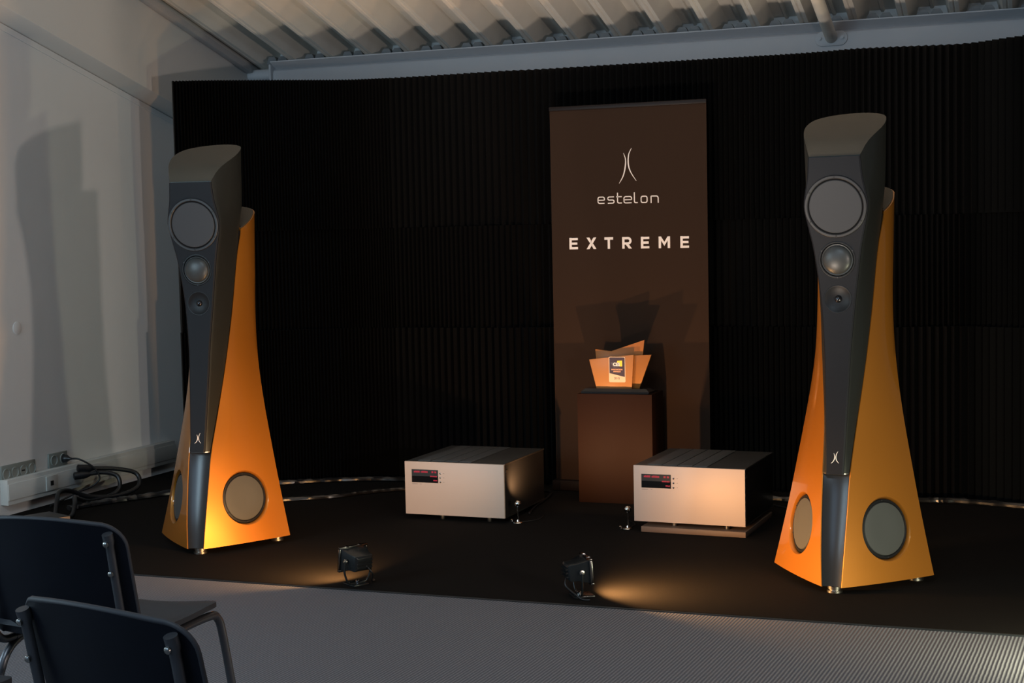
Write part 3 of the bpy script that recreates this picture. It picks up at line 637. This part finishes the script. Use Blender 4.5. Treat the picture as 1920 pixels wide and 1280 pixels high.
# ------------------------------------------------------------------ floodlights at the carpet edge
WARM = (1.0, 0.50, 0.17); P_A = 11.5; P_B = 17.5
def flood(loc, yaw, tilt, power, label, roll=0.0):
    """local: light leaves along +y"""
    r = thing('floodlight', label, 'floodlight', loc, yaw, 'black floodlights on the stage edge')
    H = 0.100
    tm = Matrix.Translation((0, 0, H)) @ Matrix.Rotation(tilt, 4, 'X') @ Matrix.Rotation(roll, 4, 'Y')
    def rr(w, h, y): return [(-w, y, -h), (w, y, -h), (w, y, h), (-w, y, h)]
    hb = MB().loft([rr(0.030, 0.022, -0.068), rr(0.040, 0.030, -0.062), rr(0.044, 0.032, -0.030), rr(0.058, 0.043, 0.010)]).xform(tm)
    obj('housing', hb, 'lamp_body', r, bevel=0.002)
    bz_ = MB()
    for a in ((-0.064, 0.064, 0.041, 0.049), (-0.064, 0.064, -0.049, -0.041), (-0.064, -0.056, -0.041, 0.041), (0.056, 0.064, -0.041, 0.041)): bz_.box(a[0], a[1], 0.008, 0.020, a[2], a[3])
    obj('bezel', bz_.xform(tm), 'lamp_bezel', r, bevel=0.0012)
    obj('glass', MB().box(-0.0555, 0.0555, 0.0105, 0.0135, -0.0405, 0.0405).xform(tm), 'lamp_glass', r, label='warm glowing front glass')
    for z in (-0.014, 0.0, 0.014):
        obj('cooling_fin', MB().box(-0.034, 0.034, -0.074, -0.062, z - 0.0018, z + 0.0018).xform(tm), 'lamp_body', r)
    for s in (-1, 1):
        obj('clip', MB().box(s * 0.030 - 0.005, s * 0.030 + 0.005, 0.006, 0.0215, 0.047, 0.0515).xform(tm), 'chrome', r)
        obj('pivot_knob', MB().lathe([(0.009, 0), (0.009, 0.006), (0.004, 0.007), (0.004, 0.012)], 14, (s * 0.052, -0.020, H), (s, 0, 0)), 'steel', r, smooth=30)
    pts = [(-0.060, -0.020, H)] + [(-0.060, -0.020, 0.055)] + [(-0.045, -0.018, 0.018), (-0.025, -0.016, 0.009), (0.025, -0.016, 0.009), (0.045, -0.018, 0.018), (0.060, -0.020, 0.055), (0.060, -0.020, H)]
    obj('bracket', MB().tube(smooth_path(pts, 5), 0.0042, 8), 'lamp_body', r, smooth=60)
    obj('base_plate', MB().box(-0.035, 0.035, -0.045, 0.035, 0.0, 0.007), 'lamp_body', r, bevel=0.002)
    obj('base_screw', MB().lathe([(0.007, 0.0), (0.007, 0.010), (0.004, 0.013), (0, 0.013)], 12, (0.0, -0.016, 0.007)), 'chrome', r, smooth=30)
    cp = [(0.01, -0.065, H - 0.02), (0.03, -0.075, 0.05), (0.055, -0.035, 0.012), (0.075, -0.02, 0.005), (0.085, 0.0, 0.005)]
    obj('power_cord', MB().tube(smooth_path(cp, 6), 0.0035, 7), 'cord', r, smooth=60)
    l = bpy.data.lights.new('floodlight_beam', 'AREA'); l.shape = 'RECTANGLE'; l.size = 0.10; l.size_y = 0.07; l.energy = power; l.color = WARM; l.spread = math.radians(140)
    lo = bpy.data.objects.new('floodlight_beam', l); COL.objects.link(lo); lo.parent = r
    lo.matrix_local = tm @ Matrix.Translation((0, 0.0205, 0)) @ Matrix.Rotation(PI / 2, 4, 'X')
    return r
flood((-2.492, 4.985, 0), math.radians(60), math.radians(8), P_A, 'left floodlight, small black lamp seen from behind, aimed at the left loudspeaker')
flood((-1.585, 5.035, 0), math.radians(-56), math.radians(4), P_B, 'right floodlight, small black lamp tilted toward the right loudspeaker')

# ------------------------------------------------------------------ ball spotlights aimed at the trophy
def ball(x, y, aim, label, power):
    r = thing('ball_spotlight', label, 'spotlight', (x, y, 0), math.atan2(-(aim[0] - x), aim[1] - y), 'chrome ball spotlights beside the amplifiers')
    zc = 0.092
    prof_ = [(0.0165 * math.cos(a), 0.0165 * math.sin(a)) for a in [-PI / 2 + PI * i / 16 for i in range(13)]] + [(0.0118, 0.0115), (0.010, 0.0108), (0.0, 0.0100)]
    e = math.atan2(0.95 - zc, (Vector(aim) - Vector((x, y))).length)
    ax = (0, math.cos(e), math.sin(e))
    obj('ball_head', MB().lathe(prof_, 32, (0, 0, zc), ax), 'chrome', r, smooth=40)
    obj('stem', MB().tube([(0, 0, 0.004), (0.001, 0, 0.03), (0, 0, 0.05), (0, -0.002, zc - 0.0155)], [0.0045, 0.003, 0.003, 0.004], 10), 'chrome', r, smooth=50)
    obj('foot', MB().lathe([(0.020, 0), (0.021, 0.003), (0.018, 0.007), (0.008, 0.010), (0.006, 0.018), (0.0, 0.018)], 28, (0, 0, 0)), 'chrome', r, smooth=40)
    obj('clamp_screw', MB().lathe([(0.006, 0), (0.0065, 0.004), (0.0065, 0.016), (0.004, 0.018)], 14, (-0.034, -0.006, 0), (0, 0, 1)).box(-0.034, -0.015, -0.008, -0.004, 0.004, 0.008), 'chrome', r, smooth=40)
    obj('cord', MB().tube(smooth_path([(0.0, 0.018, 0.004), (0.02, 0.06, 0.003), (0.03, 0.12, 0.003), (0.0, 0.20, 0.003)], 5), 0.0022, 6), 'cord', r, smooth=60)
    l = bpy.data.lights.new('ball_spotlight_beam', 'SPOT'); l.energy = power; l.color = (1.0, 0.56, 0.26); l.spot_size = math.radians(135); l.spot_blend = 1.0; l.shadow_soft_size = 0.008
    lo = bpy.data.objects.new('ball_spotlight_beam', l); COL.objects.link(lo); lo.parent = r
    d = Vector(ax); lo.location = Vector((0, 0, zc)) + d * 0.021; lo.rotation_euler = d.to_track_quat('-Z', 'Y').to_euler()
ball(-2.290, 6.285, (-2.03, 7.1), 'chrome ball spotlight at the corner of the left amplifier', 30.0)
ball(-1.757, 6.270, (-1.97, 7.1), 'chrome ball spotlight at the corner of the right amplifier', 30.0)

# ------------------------------------------------------------------ crinkled black film along the partition foot
def film(name, pts, r, label, seed):
    rr = random.Random(seed); P3 = smooth_path([(x, y, r * 0.8) for x, y in pts], 14); n = 9; rings = []; prev = None
    for i, p in enumerate(P3):
        d = (P3[min(i + 1, len(P3) - 1)] - P3[max(i - 1, 0)]).normalized(); t = Vector((-d.y, d.x, 0)); b = Vector((0, 0, 1))
        wob = 1 + 0.22 * (rr.random() - 0.5)
        ring = []
        for k in range(n):
            a = 2 * PI * k / n; q = r * wob * (0.86 + 0.28 * rr.random()); v = p + t * math.cos(a) * q * 1.3 + b * math.sin(a) * q * 0.9
            ring.append((v.x, v.y, max(0.0005, v.z)))
        rings.append(ring)
    o = obj(name, MB().loft(rings), 'film', smooth=25)
    return tag(o, label, 'plastic film', 'rolls of black film along the partition')
film('film_roll', [(-4.62, 6.05), (-4.56, 6.22), (-4.47, 6.38), (-4.36, 6.58), (-4.18, 6.80), (-4.05, 6.93)], 0.017, 'crinkled black film lying on the carpet behind the left loudspeaker', 1)
film('film_roll', [(-3.98, 6.98), (-3.80, 7.09), (-3.55, 7.22), (-3.29, 7.26), (-3.0, 7.26), (-2.72, 7.25), (-2.50, 7.26)], 0.016, 'crinkled black film along the partition foot between loudspeaker and left amplifier', 2)
film('film_roll', [(-3.70, 6.52), (-3.47, 6.68), (-3.34, 6.85), (-3.19, 6.98), (-3.0, 7.03), (-2.80, 7.10)], 0.013, 'crinkled black film curving toward the rear of the left amplifier', 3)
film('film_roll', [(-1.56, 7.15), (-1.35, 7.13), (-1.14, 7.12), (-0.9, 7.18), (-0.56, 7.24), (-0.37, 7.26), (-0.08, 7.18), (0.25, 7.03)], 0.017, 'crinkled black film along the partition foot behind the right loudspeaker', 4)
cb = obj('signal_cable', MB().tube(smooth_path([(-2.31, 6.50, 0.0085), (-2.345, 6.70, 0.0085), (-2.36, 6.90, 0.0085), (-2.40, 7.08, 0.0085), (-2.52, 7.15, 0.0085), (-2.60, 6.95, 0.04)], 8), 0.005, 8), 'cord', smooth=60)
tag(cb, 'thin cable on the carpet beside the left amplifier', 'cable')
cb = obj('signal_cable', MB().tube(smooth_path([(-1.45, 6.80, 0.05), (-1.40, 6.98, 0.0085), (-1.30, 7.02, 0.0085), (-1.15, 6.92, 0.0085), (-0.95, 6.75, 0.0085), (-0.85, 6.3, 0.0085), (-0.75, 6.02, 0.03)], 8), 0.004, 8), 'cord', smooth=60)
tag(cb, 'thin cable on the carpet behind the right amplifier', 'cable')

# ------------------------------------------------------------------ left wall services
tk = thing('cable_trunking', 'pale plastic cable trunking along the foot of the left wall', 'trunking')
obj('channel', MB().box(-4.8495, -4.803, 5.820, 7.30, 0.058, 0.186), 'trunk', tk, bevel=0.003)
obj('cover', MB().box(-4.803, -4.798, 5.822, 7.30, 0.082, 0.164), 'trunk', tk, bevel=0.001)
def twin(x, y, z, parent, n=1):
    fp = obj('socket_insert', MB().box(x, x + 0.006, y - 0.045, y + 0.045, z - 0.038, z + 0.038), 'trunk', parent, bevel=0.002, label='pale data socket insert')
    obj('port', MB().box(x + 0.0055, x + 0.0075, y - 0.014, y + 0.010, z - 0.013, z + 0.011), 'hole', fp)
twin(-4.798, 6.15, 0.121, tk)
def outlet(y0, y1, z0, z1, n, label, plugged=None):
    r = thing('wall_outlet', label, 'wall outlet', (-4.85, 0, 0), 0, 'wall outlets above the trunking')
    obj('plate', MB().box(0.0005, 0.012, y0, y1, z0, z1), 'plate', r, bevel=0.003)
    p = (y1 - y0) / n
    for i in range(n):
        yc = y0 + p * (i + 0.5); zc = (z0 + z1) / 2
        s = obj('socket', MB().lathe([(0.0275, 0.0), (0.0275, 0.0045), (0.0255, 0.0055), (0.0235, 0.0045), (0.0225, -0.006), (0.0, -0.006)], 32, (0.0125, yc, zc), (1, 0, 0)), 'socket', r, smooth=30)
        if i == 2: obj('pin_hole', MB().box(0.010, 0.0135, yc - 0.012, yc + 0.012, zc - 0.004, zc + 0.004), 'hole', s)
    return r
outlet(5.822, 6.083, 0.166, 0.253, 4, 'four-gang grey wall outlet above the trunking end')
outlet(6.190, 6.342, 0.186, 0.261, 2, 'two-gang grey wall outlet with a black plug in it')
pg = thing('plug_lead', 'black plug and thin lead hanging from the two-gang outlet', 'plug', (-4.835, 6.304, 0.223))
obj('plug', MB().lathe([(0.016, 0.0), (0.021, 0.004), (0.021, 0.020), (0.013, 0.030), (0.007, 0.045), (0.006, 0.052)], 24, (0, 0, 0), (1, 0, 0)), 'cord', pg, smooth=40)
obj('lead', MB().tube(smooth_path([(0.05, 0, 0), (0.095, 0.01, -0.004), (0.15, 0.05, -0.05), (0.17, 0.07, -0.11), (0.14, 0.04, -0.15), (0.10, -0.02, -0.17), (0.06, -0.10, -0.20), (0.06, -0.20, -0.214)], 7), 0.005, 8), 'cord', pg, smooth=60)
wd_ = obj('wall_cover_disc', MB().lathe([(0.0, 0.0), (0.033, 0.0), (0.033, 0.002), (0.031, 0.003), (0.0, 0.003)], 40, (-4.8495, 6.0, 0.928), (1, 0, 0)), 'wall', smooth=30); tag(wd_, 'round blank cover disc painted over on the left wall', 'cover')
def thick_cable(pts, r, label, plug=False):
    t = thing('power_cable', label, 'power cable', pts[0], 0, 'thick black power cables by the left wall')
    o = Vector(pts[0]); q = [Vector(p) - o for p in pts]
    obj('cable', MB().tube(smooth_path(q, 8), r, 12), 'cord', t, smooth=60)
    d = (q[1] - q[0]).normalized()
    obj('connector', MB().lathe([(0.012, -0.05), (0.020, -0.045), (0.021, 0.0), (0.017, 0.02), (r, 0.035)], 18, (0, 0, 0), d), 'cord', t, smooth=40)
    return t
thick_cable([(-4.735, 6.33, 0.135), (-4.66, 6.40, 0.140), (-4.60, 6.44, 0.115), (-4.58, 6.42, 0.05), (-4.60, 6.34, 0.022), (-4.62, 6.22, 0.020), (-4.60, 6.10, 0.055), (-4.56, 6.02, 0.075), (-4.50, 5.94, 0.060), (-4.46, 5.86, 0.0165), (-4.44, 5.74, 0.0165)], 0.0115, 'thick black power cable looping from the trunking to the floor, right loop')
thick_cable([(-4.735, 6.36, 0.165), (-4.64, 6.47, 0.150), (-4.56, 6.55, 0.115), (-4.53, 6.52, 0.05), (-4.57, 6.40, 0.022), (-4.64, 6.26, 0.035), (-4.68, 6.14, 0.085), (-4.66, 6.03, 0.095), (-4.60, 5.93, 0.062), (-4.56, 5.86, 0.0165), (-4.52, 5.74, 0.0165)], 0.0115, 'thick black power cable arching over the other one beside the wall')
bxr = thing('distribution_box', 'low dark box with a copper front lying behind the chairs near the wall', 'box', (-4.25, 5.566, 0), math.radians(67))
obj('case', MB().box(-0.42, 0.0, 0.0, 0.18, 0.004, 0.082), 'chassis', bxr, bevel=0.002)
obj('front_panel', MB().box(-0.42, 0.0, -0.007, 0.0, 0.004, 0.080), 'wood', bxr, bevel=0.001, label='copper coloured front')
for x in (-0.38, -0.04):
    for y in (0.04, 0.14): obj('foot', MB().lathe([(0.012, 0), (0.012, 0.0045)], 12, (x, y, 0)), 'cord', bxr)

# ------------------------------------------------------------------ chairs (shell seat on tube frame), local: sitter faces +y
def make_chair(label):
    r = thing('shell_chair', label, 'chair', group='black shell chairs in the lower left corner')
    W2 = 0.205
    def shell(name, fn, us, vs_, th, m, lab=None):
        mb = MB(); nu, nv = len(us), len(vs_); pts = [[Vector(fn(u, v)) for u in us] for v in vs_]
        nr = [[None] * nu for _ in range(nv)]
        for j in range(nv):
            for i in range(nu):
                a = pts[j][min(i + 1, nu - 1)] - pts[j][max(i - 1, 0)]; b = pts[min(j + 1, nv - 1)][i] - pts[max(j - 1, 0)][i]; nr[j][i] = a.cross(b).normalized()
        fr_ = [pts[j][i] + nr[j][i] * th / 2 for j in range(nv) for i in range(nu)]; bk = [pts[j][i] - nr[j][i] * th / 2 for j in range(nv) for i in range(nu)]
        N = nu * nv; fs = []
        for j in range(nv - 1):
            for i in range(nu - 1):
                a, b, c, d = j * nu + i, j * nu + i + 1, (j + 1) * nu + i + 1, (j + 1) * nu + i; fs += [(a, b, c, d), (N + d, N + c, N + b, N + a)]
        for i in range(nu - 1): fs += [(i + 1, i, N + i, N + i + 1), ((nv - 1) * nu + i, (nv - 1) * nu + i + 1, N + (nv - 1) * nu + i + 1, N + (nv - 1) * nu + i)]
        for j in range(nv - 1): fs += [(j * nu, (j + 1) * nu, N + (j + 1) * nu, N + j * nu), ((j + 1) * nu + nu - 1, j * nu + nu - 1, N + j * nu + nu - 1, N + (j + 1) * nu + nu - 1)]
        return obj(name, mb.add(fr_ + bk, fs), m, r, smooth=45, label=lab)
    us = [-1 + 2 * i / 20 for i in range(21)]; vv = [0, 0.02, 0.05, 0.08, 0.12] + [0.2 + 0.1 * i for i in range(6)] + [0.76, 0.80, 0.84, 0.88, 0.915, 0.945, 0.965, 0.98, 0.992, 1.0]
    def back(u, v):
        rr = 0.060; z = 0.435 + 0.285 * v; hw = W2 * (0.96 + 0.04 * v)
        if v > 0.80: k = (v - 0.80) / 0.20; hw -= rr * (1 - math.sqrt(max(0, 1 - k * k)))
        if v < 0.12: k = (0.12 - v) / 0.12; hw -= 0.03 * (1 - math.sqrt(max(0, 1 - k * k)))
        x = hw * u; y = 0.055 - 0.075 * v + 0.040 * (abs(x) / W2) ** 2
        return (x, y, z + 0.010 * v * (abs(u) ** 2) * -1)
    shell('backrest', back, us, vv, 0.011, 'chair_shell', 'black curved backrest')
    rim = [back(-1, v) for v in vv] + [back(u, 1) for u in us[1:-1]] + [back(1, v) for v in reversed(vv)]
    obj('backrest_rim', MB().tube([(x, y, z) for x, y, z in rim], 0.0056, 8), 'chair_rim', r, smooth=60, label='thin edge of the backrest, coloured lighter for the light it catches')
    def seat(u, v):
        y = 0.055 + 0.395 * v; hw = W2 * (0.93 + 0.07 * v)
        if v > 0.8: k = (v - 0.8) / 0.2; hw -= 0.06 * (1 - math.sqrt(max(0, 1 - k * k)))
        z = 0.435 - 0.012 * math.sin(PI * v) + (-0.018 * max(0, (v - 0.75) / 0.25) ** 2) + (0.02 * (1 - v / 0.15) if v < 0.15 else 0) + 0.010 * u * u
        return (hw * u, y, z)
    shell('seat', seat, us, vv, 0.012, 'chair_seat', 'charcoal moulded seat')
    for s in (-1, 1):
        x = s * 0.180
        obj('back_post', MB().tube(smooth_path([(x, -0.002, 0.690), (x, 0.006, 0.66), (x, 0.026, 0.56), (x, 0.050, 0.46), (x, 0.085, 0.412), (x, 0.13, 0.405)], 5), [0.012] * 5 + [0.0095] * 21, 12), 'chair_tube', r, smooth=50)
        for z, y in ((0.668, -0.008), (0.600, 0.006)):
            obj('rivet', MB().lathe([(0.0065, 0), (0.0065, 0.003), (0.004, 0.005), (0, 0.0055)], 12, (x, y, z), (0, -1, -0.25)), 'steel', r, smooth=40)
        fx = s * 0.185
        obj('leg', MB().tube(smooth_path([(x, 0.13, 0.405), (x, 0.30, 0.408), (fx, 0.40, 0.408), (fx, 0.432, 0.395), (fx + s * 0.004, 0.448, 0.35), (fx + s * 0.018, 0.475, 0.16), (fx + s * 0.028, 0.492, 0.003)], 6), 0.0105, 12), 'chair_tube', r, smooth=50)
        obj('leg', MB().tube(smooth_path([(x, 0.16, 0.402), (x, 0.09, 0.36), (x + s * 0.012, 0.03, 0.18), (x + s * 0.02, -0.02, 0.003)], 6), 0.0105, 12), 'chair_tube', r, smooth=50)
        for yy, zz, xx in ((0.492, -0.006, fx + s * 0.028), (-0.02, -0.006, x + s * 0.02)):
            obj('foot_cap', MB().lathe([(0.013, 0), (0.013, 0.020), (0.0105, 0.022)], 12, (xx, yy, zz)), 'cord', r, smooth=40)
    obj('cross_tube', MB().tube([(-0.18, 0.20, 0.405), (0.18, 0.20, 0.405)], 0.009, 10), 'chair_tube', r, smooth=50)
    return r
ch = make_chair('nearest black shell chair, back turned, in the lower left corner')
ch2 = copy_tree(ch); ch3 = copy_tree(ch)
ch.location = (-1.475, 1.985, 0); ch.rotation_euler.z = math.radians(-13)
ch2.location = (-2.085, 2.62, 0); ch2.rotation_euler.z = math.radians(1)
ch2['label'] = 'black shell chair in front of the nearest one, its charcoal seat showing'
ch3.location = (-2.19, 1.965, 0); ch3.rotation_euler.z = math.radians(-4)
ch3['label'] = 'black shell chair cut off at the left picture edge beside the nearest one'
